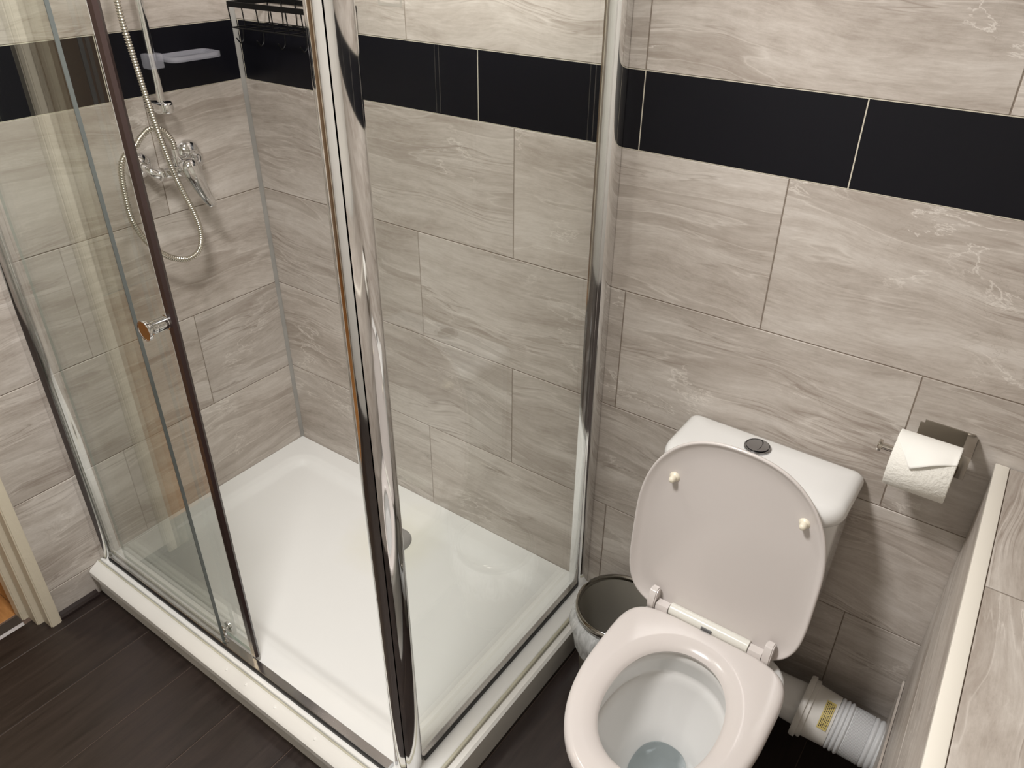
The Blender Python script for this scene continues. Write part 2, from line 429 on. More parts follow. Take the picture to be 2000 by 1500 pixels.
# hall walls seen only in reflections
struct(link('wall_hall', box(-2.0, -1.9, -2.42, 0.11, -0.05, CEIL + 0.05), HALLW))
bm = bmesh.new(); bx(bm, -1.9, -0.105, 0.03, 0.11, -0.05, CEIL + 0.05); bx(bm, -1.9, -0.105, -2.42, -2.34, -0.05, CEIL + 0.05)
struct(link('wall_hall', bm, HALLW))

# ------------------------------------------------------------------ door frame (cream gloss) and dark quadrant
df = struct(empty('door_1', (0, DOOR0, FZ)))
pA = [(0.020, 0.0), (0.020, -0.029), (-0.020, -0.030), (-0.020, 0.0)]
pB = [(-0.020, 0.0), (-0.020, -0.047), (-0.070, -0.048), (-0.070, 0.0)]
pC = [(-0.070, 0.0), (-0.070, -0.064), (-0.112, -0.065), (-0.112, 0.0)]
for nm, pp in (('architrave', pA), ('door_stop', pB), ('door_lining', pC)):
    bm = bmesh.new(); prism(bm, pp, 0.0, 2.06)
    bmesh.ops.bevel(bm, geom=[e for e in bm.edges if abs(e.verts[0].co.z - e.verts[1].co.z) > 1], offset=0.003, segments=2, affect='EDGES')
    link(nm, bm, PAINT, df, smooth=40)
    bm = bmesh.new(); prism(bm, [(u, -v) for u, v in pp], 0.0, 2.06); link(nm, bm, PAINT, df, (0, DOOR1 - DOOR0, 0))
    link(nm, box(pp[2][0], pp[0][0], DOOR1 - DOOR0, 0, 2.0, 2.06), PAINT, df)
bm = bmesh.new()
loft(bm, [[(-0.104, y, -0.002), (-0.098, y, 0.005), (-0.060, y, 0.006), (-0.052, y, -0.001), (-0.06, y, -0.01)] for y in (-0.067, DOOR1 - DOOR0 + 0.067)])
link('threshold_bar', bm, plain('dull_threshold_metal', (0.10, 0.09, 0.085), 0.35, 0.6), df)
bm = bmesh.new()
prism(bm, [(0.0006, 0.0), (0.017, 0.0), (0.0165, 0.008), (0.012, 0.015), (0.0006, 0.019)], 0, 0.12, 'y')
o = struct(link('baseboard_left', bm, plain('dark_brown_quadrant', (0.022, 0.014, 0.013), 0.3), None, (0, -0.91, FZ)))
bm = bmesh.new(); prism(bm, [(0.0165, 0.0), (0.019, 0.0), (0.0165, 0.004)], 0, 0.12, 'y')

# ------------------------------------------------------------------ shower tray
X1, Y1, ZT = 1.198, -0.752, 0.128
def rr_dist(x, y, x0, x1, y0, y1, r):
    cx, cy = (x0 + x1) / 2, (y0 + y1) / 2
    qx, qy = abs(x - cx) - (x1 - x0) / 2 + r, abs(y - cy) - (y1 - y0) / 2 + r
    return -(math.hypot(max(qx, 0), max(qy, 0)) + min(max(qx, qy), 0) - r)
def sm(t): t = max(0, min(1, t)); return t * t * (3 - 2 * t)
DX, DY = 0.609, -0.188
def tray_z(x, y):
    d = rr_dist(x, y, 0.062, 1.112, -0.668, -0.058, 0.07)
    z = ZT - 0.003 * sm(d / 0.010) - 0.014 * sm((d - 0.010) / 0.038)
    z -= 0.006 * sm(d / 0.35) * sm(1 - math.hypot(x - DX, y - DY) / 0.9)
    return z
bm = bmesh.new(); nx, ny = 200, 130
xs = [0.001 + (X1 - 0.003 - 0.001) * i / nx for i in range(nx + 1)]; ys = [-0.001 + (Y1 + 0.003 + 0.001) * j / ny for j in range(ny + 1)]
V = [[bm.verts.new((x, y, tray_z(x, y))) for y in ys] for x in xs]
for i in range(nx):
    for j in range(ny): bm.faces.new((V[i][j], V[i + 1][j], V[i + 1][j + 1], V[i][j + 1]))
per = [V[i][0] for i in range(nx)] + [V[nx][j] for j in range(ny)] + [V[i][ny] for i in range(nx, 0, -1)] + [V[0][j] for j in range(ny, 0, -1)]
prev = per
for off, z in ((0.0015, ZT - 0.001), (0.003, ZT - 0.004), (0.003, 0.055)):
    cur = []
    for v in per:
        x = v.co.x + (off if v.co.x > X1 - 0.004 else 0); y = v.co.y - (off if v.co.y < Y1 + 0.004 else 0)
        cur.append(bm.verts.new((x, y, z)))
    for k in range(len(per)):
        l = (k + 1) % len(per); bm.faces.new((prev[k], prev[l], cur[l], cur[k]))
    prev = cur
bm.faces.new(prev)
tray = link('shower_tray', bm, TRAY, smooth=50)
tag(tray, 'large white rectangular shower tray with a shallow sloping basin', 'shower tray')
bm = bmesh.new(); zc = tray_z(DX, DY)
prof_tube(bm, (DX, DY, zc - 0.006), (DX, DY, 1), [(0, 0.02), (0.006, 0.055), (0.008, 0.0555), (0.010, 0.054), (0.0115, 0.050), (0.0112, 0.049), (0.013, 0.024), (0.0134, 0.002)], 48)
dr = link('drain_cover', bm, DRAIN, tray, smooth=40); dr['label'] = 'round grey waste cover'

# plinth around the tray: front fascia, side fascia
pl = empty('tray_plinth', (0.6, Y1 - 0.02, FZ))
tag(pl, 'white plastic plinth skirting the front and right side of the shower tray', 'plinth')
def at(p, o): o.matrix_parent_inverse = p.matrix_basis.inverted(); return o
bm = bmesh.new()
prism(bm, [(-0.7555, ZT - 0.002), (-0.760, ZT + 0.001), (-0.766, ZT - 0.004), (-0.783, ZT - 0.012), (-0.790, ZT - 0.020), (-0.790, ZT - 0.036), (-0.786, ZT - 0.040), (-0.776, ZT - 0.040), (-0.776, FZ), (-0.7565, FZ)], 0.002, X1 + 0.024, 'x')
at(pl, link('front_fascia', bm, UPVC, pl, smooth=35))
bm = bmesh.new()
prism(bm, [(X1 + 0.0035, ZT - 0.008), (X1 + 0.006, ZT - 0.010), (X1 + 0.020, ZT - 0.012), (X1 + 0.026, ZT - 0.018), (X1 + 0.026, ZT - 0.055), (X1 + 0.022, ZT - 0.058), (X1 + 0.022, FZ), (X1 + 0.004, FZ)], Y1 - 0.003, -0.0015, 'y')
at(pl, link('side_fascia', bm, UPVC, pl, smooth=35))
bm = bmesh.new()
tube(bm, [(X1 + 0.0028, Y1, ZT - 0.004), (X1 + 0.0028, -0.003, ZT - 0.004)], 0.0045, 8)
tube(bm, [(0.004, Y1 - 0.0052, ZT - 0.001), (X1, Y1 - 0.0052, ZT - 0.001)], 0.0032, 8)
at(pl, link('sealant_bead', bm, plain('yellowed_sealant', (0.50, 0.48, 0.38), 0.5, var=0.4), pl, smooth=60))
capbm = bmesh.new(); prof_tube(capbm, (0, 0, -0.002), (0, 0, 1), [(0, 0.004), (0.0025, 0.004), (0.0042, 0.0022), (0.0045, 0.0004)], 16)
cap0 = None
for cx in (0.602, 0.677, 0.783, 0.920):
    if cap0 is None: cap0 = at(pl, link('screw_cap', capbm, UPVC, pl, (cx, -0.772, ZT - 0.0075), smooth=40))
    else:
        c = child(cap0, pl, (cx, -0.772, ZT - 0.0075)); c.matrix_parent_inverse = pl.matrix_basis.inverted()

# ------------------------------------------------------------------ shower enclosure
HT = 2.00
en = empty('shower_enclosure', (0.57, -0.72, ZT))
tag(en, 'glass shower enclosure with chrome corner post and sliding door part open', 'shower enclosure')
def ep(name, bm, m, par=None, **k):
    p = par or en
    o = link(name, bm, m, p, **k); o.matrix_parent_inverse = (en.matrix_basis.inverted() if par is None else Matrix()); return o
def pane(bm, x0, x1, y0, y1, z0, z1, thin):
    for f in bx(bm, x0, x1, y0, y1, z0, z1): 
        n = f.normal if f.normal.length else (f.normal_update() or f.normal)
        f.normal_update(); n = f.normal
        f.material_index = 0 if abs(n[0 if thin == 'x' else 1]) > 0.5 else 1
# corner post: two rounded lobes that meet in a seam at the outer corner
def arc(p0, p1, bulge, n=12):
    a, b = Vector(p0), Vector(p1); mid = (a + b) / 2; d = b - a; nr = Vector((d.y, -d.x)).normalized()
    return [tuple(a + d * (k / n) + nr * bulge * (1 - (2 * k / n - 1) ** 2) ** 0.6) for k in range(n + 1)]
post = bmesh.new()
prism(post, [(1.116, -0.680)] + arc((1.106, -0.692), (1.1575, -0.7245), 0.0165) + [(1.140, -0.700)], ZT, HT)
cp = ep('corner_post', post, CHROME, smooth=50)
post = bmesh.new()
prism(post, [(1.140, -0.700)] + arc((1.1590, -0.7230), (1.152, -0.668), 0.0075) + [(1.130, -0.666), (1.130, -0.69)], ZT, HT)
link('post_cover', post, CHROME, cp, smooth=50)
# wall profiles
bm = bmesh.new(); prism(bm, [(1.130, -0.001), (1.130, -0.034), (1.150, -0.036), (1.163, -0.031), (1.168, -0.022), (1.170, -0.001)], ZT, HT)
ep('wall_profile', bm, CHROME, smooth=35)
bm = bmesh.new(); prism(bm, [(0.001, -0.702), (0.026, -0.702), (0.030, -0.708), (0.030, -0.735), (0.024, -0.745), (0.001, -0.748)], ZT, HT)
ep('wall_profile', bm, CHROME, smooth=35)
# bottom and top rails
bm = bmesh.new(); prism(bm, [(-0.717, ZT - 0.002), (-0.717, ZT + 0.013), (-0.7180, ZT + 0.014), (-0.7365, ZT + 0.014), (-0.7375, ZT + 0.013), (-0.7375, ZT - 0.002)], 0.030, 1.112, 'x')
ep('bottom_rail', bm, RAILM, smooth=30)
bm = bmesh.new(); prism(bm, [(1.144, ZT - 0.002), (1.144, ZT + 0.013), (1.145, ZT + 0.014), (1.1565, ZT + 0.014), (1.1575, ZT + 0.013), (1.1575, ZT - 0.002)], -0.668, -0.034, 'y')
ep('bottom_rail', bm, RAILM, smooth=30)
bm = bmesh.new(); bx(bm, 1.1576, 1.1600, -0.668, -0.034, ZT - 0.001, ZT + 0.012); bx(bm, 0.030, 1.112, -0.7405, -0.7376, ZT - 0.001, ZT + 0.007)
ep('rail_gasket', bm, DARK)
ep('top_rail', box(0.0, 1.14, -0.745, -0.695, HT - 0.045, HT, bev=0.006), CHROME, smooth=30)
ep('top_rail', box(1.13, 1.170, -0.69, 0.0, HT - 0.035, HT, bev=0.006), CHROME, smooth=30)
# panes
bm = bmesh.new(); pane(bm, 0.022, 0.545, -0.7355, -0.7295, ZT + 0.006, HT - 0.02, 'y')
fp = ep('fixed_pane', bm, [GLASS, GEDGE])
bm = bmesh.new(); bx(bm, 0.5452, 0.5475, -0.7362, -0.7290, ZT + 0.02, HT - 0.045)
link('edge_strip', bm, plain('grey_clear_strip', (0.10, 0.11, 0.105), 0.15), fp).matrix_parent_inverse = Matrix()
bm = bmesh.new(); pane(bm, 1.147, 1.153, -0.672, -0.012, ZT + 0.006, HT - 0.02, 'x')
ep('side_pane', bm, [GLASS, GEDGE])
bm = bmesh.new(); pane(bm, 0.075, 0.640, -0.715, -0.709, ZT + 0.020, HT - 0.04, 'y')
sd = ep('sliding_door', bm, [GLASS, GEDGE])
bm = bmesh.new(); prism(bm, [(0.638, -0.7185), (0.652, -0.7185), (0.6565, -0.712), (0.652, -0.7055), (0.638, -0.7055)], ZT + 0.018, HT - 0.04)
link('door_edge_profile', bm, EDGEREFL, sd)
bm = bmesh.new(); prism(bm, [(0.6325, -0.7165), (0.638, -0.7170), (0.638, -0.7070), (0.6325, -0.7075)], ZT + 0.018, HT - 0.04)
link('seal_fin', bm, plain('pale_clear_fin', (0.5, 0.5, 0.47), 0.2), sd)
bm = bmesh.new()
kx, kz = 0.640 - 0.010, 1.064
prof_tube(bm, (kx, -0.715, kz), (kx, -0.8, kz), [(0, 0.0145), (0.003, 0.0155), (0.004, 0.0130), (0.024, 0.0130), (0.0245, 0.0122), (0.0255, 0.0130), (0.034, 0.0130), (0.035, 0.0098), (0.040, 0.0098), (0.041, 0.0190), (0.045, 0.0202), (0.048, 0.0195), (0.048, 0.0182), (0.0472, 0.0177), (0.0472, 0.001)], 40)
prof_tube(bm, (kx, -0.709, kz), (kx, -0.6, kz), [(0, 0.013), (0.01, 0.013), (0.012, 0.011), (0.012, 0.001)], 32)
link('door_knob', bm, CHROME, sd, smooth=35)['label'] = 'round chrome pull knob'
bm = bmesh.new()
prof_tube(bm, (0.528, -0.7195, ZT + 0.030), (0.528, -0.69, ZT + 0.030), [(0, 0.011), (0.002, 0.0125), (0.004, 0.0125), (0.005, 0.004), (0.014, 0.004), (0.015, 0.0145), (0.020, 0.0150), (0.022, 0.013), (0.0225, 0.002)], 32)
bx(bm, 0.518, 0.538, -0.722, -0.716, ZT + 0.014, ZT + 0.030, bev=0.002)
link('door_roller', bm, CHROME, sd, smooth=35)

# ------------------------------------------------------------------ shower fittings on the left wall
mx = empty('shower_mixer', (0.0, -0.287, 1.165))
tag(mx, 'chrome bar shower mixer with a single drooping lever on the left wall', 'mixer tap')
def mp(name, bm, m=CHROME, par=None, **k):
    o = link(name, bm, m, par or mx, smooth=40, **k)
    return o
ZM = 0.0
for s in (-0.072, 0.072):
    bm = bmesh.new()
    prof_tube(bm, (0.0005, s, ZM), (1, s, ZM), [(0, 0.034), (0.003, 0.0355), (0.010, 0.0345), (0.018, 0.030), (0.025, 0.021), (0.029, 0.013), (0.034, 0.012)], 36)
    mp('escutcheon', bm)
    bm = bmesh.new()
    tube(bm, catmull([(0.025, s, ZM), (0.045, s, ZM - 0.003), (0.058, s - math.copysign(0.006, s), ZM - 0.012), (0.063, s - math.copysign(0.018, s), ZM - 0.018)], 6), 0.0105, 16)
    prof_tube(bm, (0.064, s - math.copysign(0.016, s), ZM - 0.018), (0.064, 0, ZM - 0.018), [(0, 0.014), (0.002, 0.0155), (0.014, 0.0155), (0.016, 0.014)], 6)
    mp('elbow', bm)
bm = bmesh.new()
prof_tube(bm, (0.064, -0.045, ZM - 0.018), (0.064, 1, ZM - 0.018), [(0, 0.010), (0.004, 0.0125), (0.030, 0.013), (0.042, 0.018), (0.060, 0.021), (0.078, 0.018), (0.088, 0.012)], 32)
mp('mixer_body', bm)
bm = bmesh.new()
prof_tube(bm, (0.066, 0.0, ZM - 0.016), (0.066, 0.0, 1), [(0, 0.010), (0.020, 0.010), (0.021, 0.0125), (0.032, 0.0125), (0.033, 0.0095), (0.052, 0.0085)], 20)
mp('hose_outlet', bm)
# lever head and handle
bm = bmesh.new()
prof_tube(bm, (0.074, 0.016, ZM - 0.014), (0.120, 0.014, ZM - 0.008), [(0, 0.020), (0.004, 0.0255), (0.020, 0.0255), (0.030, 0.021), (0.037, 0.012), (0.039, 0.002)], 32)
lp = catmull([(0.098, 0.014, ZM - 0.006), (0.104, 0.017, ZM - 0.030), (0.106, 0.025, ZM - 0.058), (0.108, 0.036, ZM - 0.088), (0.114, 0.044, ZM - 0.108), (0.116, 0.046, ZM - 0.114)], 8)
n = len(lp); rings = []
for i, p in enumerate(lp):
    t = i / (n - 1); wv = 0.021 * (1 - t) ** 0.9 + 0.0072; tv = 0.015 * (1 - t) + 0.0045
    if t > 0.93: k = math.sqrt(max(0.05, 1 - ((t - 0.93) / 0.07) ** 2)); wv *= k; tv *= k
    dr_ = (lp[min(i + 1, n - 1)] - lp[max(0, i - 1)]).normalized(); bn = Vector((1, 0, 0)); bn = (bn - dr_ * bn.dot(dr_)).normalized(); sd_ = dr_.cross(bn)
    rings.append([p + sd_ * math.cos(2 * PI * q / 20) * wv + bn * math.sin(2 * PI * q / 20) * tv for q in range(20)])
loft(bm, rings)
mp('lever', bm)

rl = empty('shower_riser_rail', (0.0, -0.285, 1.30))
tag(rl, 'upright chrome riser rail fixed to the black and grey tiled wall', 'shower rail')
bm = bmesh.new(); tube(bm, [(0.050, 0, 0.012), (0.050, 0, 0.66)], 0.0095, 24); link('rail', bm, CHROME, rl, smooth=40)
for z, up in ((0.0, 1), (0.665, -1)):
    bm = bmesh.new()
    st = [(0.0005, -0.016), (0.0005, 0.016)] + [(0.066 + 0.0175 * math.sin(PI * k / 16), 0.0175 * math.cos(PI * k / 16)) for k in range(17)]
    prism(bm, st, -0.013, 0.013)
    bmesh.ops.bevel(bm, geom=[e for e in bm.edges if abs(e.verts[0].co.z - e.verts[1].co.z) < 1e-4], offset=0.006, segments=4, profile=0.5, affect='EDGES')
    link('rail_bracket', bm, CHROME, rl, (0, 0, z), smooth=50)
sdish = empty('soap_dish', (0.050, -0.285, 1.405))
tag(sdish, 'clear plastic soap dish clipped to the chrome riser rail', 'soap dish')
bm = bmesh.new()
bx(bm, -0.018, 0.018, -0.018, 0.020, -0.017, 0.017, bev=0.004)
link('clip', bm, CLEAR, sdish, smooth=40)
bm = bmesh.new()
out = [(0.0 + u, v) for u, v in inset(sell(0.012, 0.095, 0.040, 0.068, 0.072, 6, 6, 40), 0)]
i1, i2 = inset(out, 0.003), inset(out, 0.007)
loft(bm, [[(u, v, -0.004) for u, v in i2], [(u, v, -0.004) for u, v in out], [(u, v, 0.008) for u, v in out], [(u, v, 0.008) for u, v in i1], [(u, v, -0.001) for u, v in i2]])
link('tray', bm, CLEAR, sdish, smooth=35)

# hose
HP = [(0.066, -0.287, 1.196), (0.067, -0.290, 1.222), (0.070, -0.312, 1.252), (0.076, -0.345, 1.262), (0.082, -0.378, 1.248), (0.086, -0.398, 1.232),
      (0.090, -0.425, 1.222), (0.092, -0.447, 1.196), (0.092, -0.455, 1.13), (0.092, -0.452, 1.06), (0.090, -0.420, 0.99), (0.088, -0.375, 0.945), (0.088, -0.328, 0.926), (0.088, -0.292, 0.940),
      (0.090, -0.279, 0.985), (0.092, -0.288, 1.045), (0.096, -0.315, 1.13), (0.100, -0.340, 1.26), (0.100, -0.358, 1.42), (0.100, -0.366, 1.55), (0.095, -0.350, 1.70), (0.090, -0.33, 1.85)]
hp = resample(catmull(HP, 20), 0.00085)
bm = bmesh.new()
tube(bm, hp, [0.0062 + 0.0017 * max(0.0, math.sin(2 * PI * (i % 7) / 7)) ** 0.5 for i in range(len(hp))], 12)
hose = link('shower_hose', bm, plain('ribbed_steel', (0.66, 0.63, 0.55), 0.18, 1.0), smooth=80)
tag(hose, 'ribbed metal shower hose hanging in a long loop from the mixer', 'hose')

# caddy
cd = empty('shower_caddy', (0.305, 0, 1.47))
tag(cd, 'black wire corner-side caddy basket fixed high on the back tiled wall', 'shower caddy')
x0, x1, yb, yf, zt, zb = -0.155, 0.155, -0.002, -0.122, 0.052, 0.0
bm = bmesh.new()
for a in ((x0, x1, yf - 0.0015, yf + 0.0015), (x0, x1, yb - 0.0015, yb + 0.0015), (x0 - 0.0015, x0 + 0.0015, yf, yb), (x1 - 0.0015, x1 + 0.0015, yf, yb)):
    bx(bm, a[0], a[1], a[2], a[3], zt - 0.006, zt + 0.006)
link('rim_band', bm, BLACKM, cd)
bm = bmesh.new()
for i in range(7):
    x = x0 + (x1 - x0) * i / 6
    tube(bm, [(x, yf, zt), (x, yf + 0.004, zb), (x, yb - 0.004, zb), (x, yb - 0.002, zt)], 0.0016, 6)
for y in (yf + 0.004, -0.06, yb - 0.004): tube(bm, [(x0, y, zb), (x1, y, zb)], 0.0016, 6)
link('wire_basket', bm, BLACKM, cd)
for i in range(4):
    x = x0 + 0.04 + 0.075 * i
    bm = bmesh.new(); tube(bm, catmull([(x, yf + 0.004, zb), (x, yf + 0.002, zb - 0.022), (x, yf - 0.008, zb - 0.030), (x, yf - 0.018, zb - 0.018)], 5), 0.0016, 6)
    link('hook', bm, BLACKM, cd)

# ------------------------------------------------------------------ toilet
TX = 1.585
to = empty('toilet', (TX, -0.35, FZ))
tag(to, 'white close coupled toilet with cream seat down and lid raised', 'toilet')
def tp(name, bm, m, sm_=40, par=None):
    o = link(name, bm, m, par or to, smooth=sm_)
    o.matrix_parent_inverse = to.matrix_basis.inverted() if par is None else Matrix()
    return o
SZ = 0.432   # top of seat
RIMZ = 0.402
# pan: outer shell then inner bowl in one surface
seat_out = sell(1.594, -0.400, 0.182, 0.165, 0.272, 5.0, 2.2)
def ringz(cx, cy, hw, fb, ff, nb, nf, z): return [(u, v, z) for u, v in sell(cx, cy, hw, fb, ff, nb, nf)]
bm = bmesh.new()
rings = [ringz(1.59, -0.33, 0.105, 0.22, 0.22, 6, 3, FZ), ringz(1.59, -0.33, 0.104, 0.22, 0.22, 6, 3, 0.06), ringz(1.59, -0.335, 0.098, 0.22, 0.21, 6, 2.8, 0.14),
         ringz(1.59, -0.35, 0.112, 0.22, 0.23, 5, 2.5, 0.22), ringz(1.592, -0.375, 0.145, 0.22, 0.26, 5, 2.3, 0.31), ringz(1.593, -0.395, 0.168, 0.215, 0.264, 5, 2.2, 0.36),
         ringz(1.594, -0.400, 0.175, 0.21, 0.264, 5, 2.2, 0.385), ringz(1.594, -0.400, 0.174, 0.209, 0.263, 5, 2.2, 0.398), ringz(1.594, -0.400, 0.168, 0.204, 0.257, 5, 2.2, RIMZ),
         ringz(1.593, -0.455, 0.124, 0.162, 0.158, 2.2, 2.2, RIMZ), ringz(1.593, -0.455, 0.119, 0.157, 0.153, 2.2, 2.2, RIMZ - 0.006),
         ringz(1.593, -0.455, 0.121, 0.160, 0.155, 2.2, 2.2, 0.375), ringz(1.593, -0.455, 0.123, 0.163, 0.156, 2.2, 2.2, 0.345), ringz(1.593, -0.455, 0.1235, 0.1635, 0.1565, 2.2, 2.2, 0.335),
         ringz(1.593, -0.453, 0.119, 0.158, 0.152, 2.2, 2.2, 0.332), ringz(1.593, -0.450, 0.114, 0.150, 0.146, 2.1, 2.1, 0.31), ringz(1.593, -0.445, 0.098, 0.128, 0.128, 2.1, 2.1, 0.265),
         ringz(1.593, -0.438, 0.076, 0.100, 0.100, 2.1, 2.1, 0.225), ringz(1.593, -0.430, 0.060, 0.078, 0.080, 2.2, 2.2, 0.20), ringz(1.593, -0.425, 0.052, 0.062, 0.068, 2.4, 2.4, 0.165),
         ringz(1.593, -0.41, 0.042, 0.048, 0.055, 2.4, 2.4, 0.12), ringz(1.593, -0.40, 0.025, 0.03, 0.035, 2.4, 2.4, 0.10)]
loft(bm, rings, True, True)
tp('pan', bm, CERAM, 55)
bm = bmesh.new()
loft(bm, [[(u, v, 0.188) for u, v in sell(1.593, -0.428, 0.056, 0.070, 0.074, 2.3, 2.3)], [(u, v, 0.186) for u, v in sell(1.593, -0.428, 0.056, 0.070, 0.074, 2.3, 2.3)]])
tp('water', bm, WATER, None)
# rear shelf that carries the cistern
bm = bmesh.new()
def rrect(cx, cy, hx, hy, z, n=6.0, N=64): return [(u, v, z) for u, v in sell(cx, cy, hx, hy, hy, n, n, N)]
loft(bm, [rrect(1.59, -0.115, 0.085, 0.095, FZ), rrect(1.59, -0.115, 0.090, 0.095, 0.25), rrect(1.588, -0.13, 0.125, 0.110, 0.33), rrect(1.585, -0.13, 0.135, 0.118, 0.385), rrect(1.585, -0.128, 0.135, 0.118, 0.405)])
tp('rear_shelf', bm, CERAM, 50)
bm = bmesh.new()
prof_tube(bm, (1.64, -0.10, 0.20), (2, -0.10, 0.20), [(0, 0.046), (0.10, 0.047), (0.150, 0.050), (0.162, 0.050)], 40)
tp('outlet_spigot', bm, CERAM, 40)
# cistern and lid
def cist(hx, y0, y1, z, r=0.05, N=12):
    pts = []
    for cx, cy, a0 in ((TX - 0.003 + hx - r, y0 + r, -PI / 2), (None, None, None)):
        pass
    X0_, X1_ = TX - 0.004 - hx, TX - 0.004 + hx; rb = 0.012
    for cx, cy, rr, a0 in ((X1_ - r, y0 + r, r, -PI / 2), (X1_ - rb, y1 - rb, rb, 0), (X0_ + rb, y1 - rb, rb, PI / 2), (X0_ + r, y0 + r, r, PI)):
        for k in range(N + 1):
            a = a0 + PI / 2 * k / N; pts.append((cx + rr * math.cos(a), cy + rr * math.sin(a), z))
    return pts
bm = bmesh.new()
loft(bm, [cist(0.138, -0.140, -0.004, 0.406), cist(0.160, -0.158, -0.004, 0.432), cist(0.169, -0.165, -0.004, 0.455), cist(0.172, -0.168, -0.004, 0.56), cist(0.175, -0.169, -0.004, 0.70), cist(0.176, -0.170, -0.004, 0.744)])
tp('cistern', bm, CERAM, 40)
bm = bmesh.new()
loft(bm, [cist(0.174, -0.168, -0.005, 0.7445), cist(0.1800, -0.174, -0.003, 0.7465, 0.058), cist(0.1835, -0.178, -0.003, 0.753, 0.058), cist(0.1850, -0.180, -0.003, 0.763, 0.058), cist(0.1840, -0.179, -0.004, 0.773, 0.058), cist(0.180, -0.175, -0.006, 0.7815, 0.055), cist(0.173, -0.168, -0.010, 0.7870, 0.050), cist(0.163, -0.158, -0.018, 0.7900, 0.045), cist(0.12, -0.12, -0.05, 0.791, 0.02)])
cl = tp('cistern_lid', bm, CERAM, 50)
bm = bmesh.new(); prof_tube(bm, (1.562, -0.056, 0.790), (1.562, -0.056, 1), [(0, 0.027), (0.004, 0.027), (0.006, 0.0255), (0.006, 0.0245), (0.0035, 0.024), (0.0035, 0.001)], 40)
CHB = plain('dull_chrome', (0.36, 0.36, 0.37), 0.22, 1.0)
fb = tp('flush_plate', bm, CHB, 35)
for sgn, r in ((1, 0.023), (-1, 0.023)):
    bm = bmesh.new(); N = 20
    pts = [(r * math.cos(-PI / 2 + PI * k / N) * sgn, r * math.sin(-PI / 2 + PI * k / N)) for k in range(N + 1)]
    if sgn > 0: pts += [(0.009 * math.cos(PI / 2 - PI * k / N) - 0.0, 0.022 * math.sin(PI / 2 - PI * k / N)) for k in range(1, N)]
    else: pts += [(0.0075 * math.cos(PI / 2 - PI * k / N) - 0.0, 0.0215 * math.sin(PI / 2 - PI * k / N)) for k in range(1, N)]
    pts = [(u * 0.95 + (0.0006 if sgn > 0 else -0.0004), v * 0.95) for u, v in pts]
    prism(bm, pts, 0.7935, 0.798 if sgn > 0 else 0.7965)
    for v in bm.verts: v.co.x += 1.562; v.co.y += -0.056
    link('flush_button', bm, CHB, fb, smooth=30)
# seat ring
hole = sell(1.592, -0.455, 0.109, 0.151, 0.147, 2.15, 2.15)
so = inset(seat_out, 0.0)
def blend(a, b, t): return [(p[0] + (q[0] - p[0]) * t, p[1] + (q[1] - p[1]) * t) for p, q in zip(a, b)]
bm = bmesh.new()
ZS = SZ
sec = [(inset(so, 0.004), ZS - 0.024), (so, ZS - 0.021), (so, ZS - 0.011), (inset(so, 0.0015), ZS - 0.0065), (inset(so, 0.005), ZS - 0.002), (inset(so, 0.010), ZS), (inset(so, 0.0135), ZS + 0.0004),
       (inset(hole, -0.034), ZS + 0.0004), (inset(hole, -0.030), ZS), (inset(hole, -0.018), ZS - 0.0030), (inset(hole, -0.008), ZS - 0.0075), (inset(hole, -0.003), ZS - 0.0115), (hole, ZS - 0.016), (inset(hole, -0.003), ZS - 0.024)]
R = [[bm.verts.new((u, v, z)) for u, v in p] for p, z in sec]
for a, b in zip(R, R[1:] + R[:1]):
    for i in range(len(a)):
        j = (i + 1) % len(a); bm.faces.new((a[i], a[j], b[j], b[i]))
for xa, xb in ((1.466, 1.494), (1.674, 1.702)):
    rr = [[(xa, -0.240 + 0.0 , SZ - 0.018), (xb, -0.240, SZ - 0.018), (xb, -0.240, SZ), (xa, -0.240, SZ)],
          [(xa, -0.225, SZ - 0.016), (xb, -0.225, SZ - 0.016), (xb, -0.237, SZ + 0.007), (xa, -0.237, SZ + 0.007)],
          [(xa, -0.212, SZ - 0.010), (xb, -0.212, SZ - 0.010), (xb, -0.222, SZ + 0.010), (xa, -0.222, SZ + 0.010)]]
    loft(bm, rr)
tp('seat', bm, SEATM, 45)['label'] = 'cream oval toilet seat ring'
# hinge bar
bm = bmesh.new(); prof_tube(bm, (1.4955, -0.2245, SZ - 0.001), (2, -0.2245, SZ - 0.001), [(0, 0.0125), (0.001, 0.0138), (0.176, 0.0138), (0.177, 0.0125)], 32)
hb = tp('hinge_bar', bm, HINGEM, 40)
bm = bmesh.new(); bx(bm, 1.572, 1.596, -0.2400, -0.234, SZ - 0.004, SZ + 0.005, bev=0.001)
link('hinge_button', bm, plain('dark_grey_button', (0.12, 0.12, 0.12), 0.3), hb).matrix_parent_inverse = Matrix()
# lid, leaning back against the cistern
lo = sell(1.5735, 0.2041, 0.1945, 0.2388, 0.2225, 2.36, 4.6)   # (x, s) : s runs up the lid
LB = Vector((0, -0.2195, 0.425)); LU = Vector((0, 0.076, 1)).normalized(); LN = Vector((0, -1, 0.076)).normalized()
def lidp(x, s, h): return tuple(Vector((x, 0, 0)) + LB + LU * s + LN * h)
bm = bmesh.new()
secs = [(0.10, -0.0125), (0.030, -0.0122), (0.010, -0.0105), (0.003, -0.007), (0.0, -0.001), (0.0008, 0.002), (0.0035, 0.0032), (0.006, 0.0018), (0.009, -0.001), (0.016, -0.0045), (0.028, -0.0075), (0.045, -0.0090), (0.10, -0.0095)]
def lring(d):
    if d <= 0.05: return inset(lo, d)
    k = 1 - d / 0.195; return [(1.5735 + (u - 1.5735) * k, 0.2041 + (v - 0.2041) * k) for u, v in lo]
loft(bm, [[lidp(u, v, h) for u, v in lring(d)] for d, h in secs])
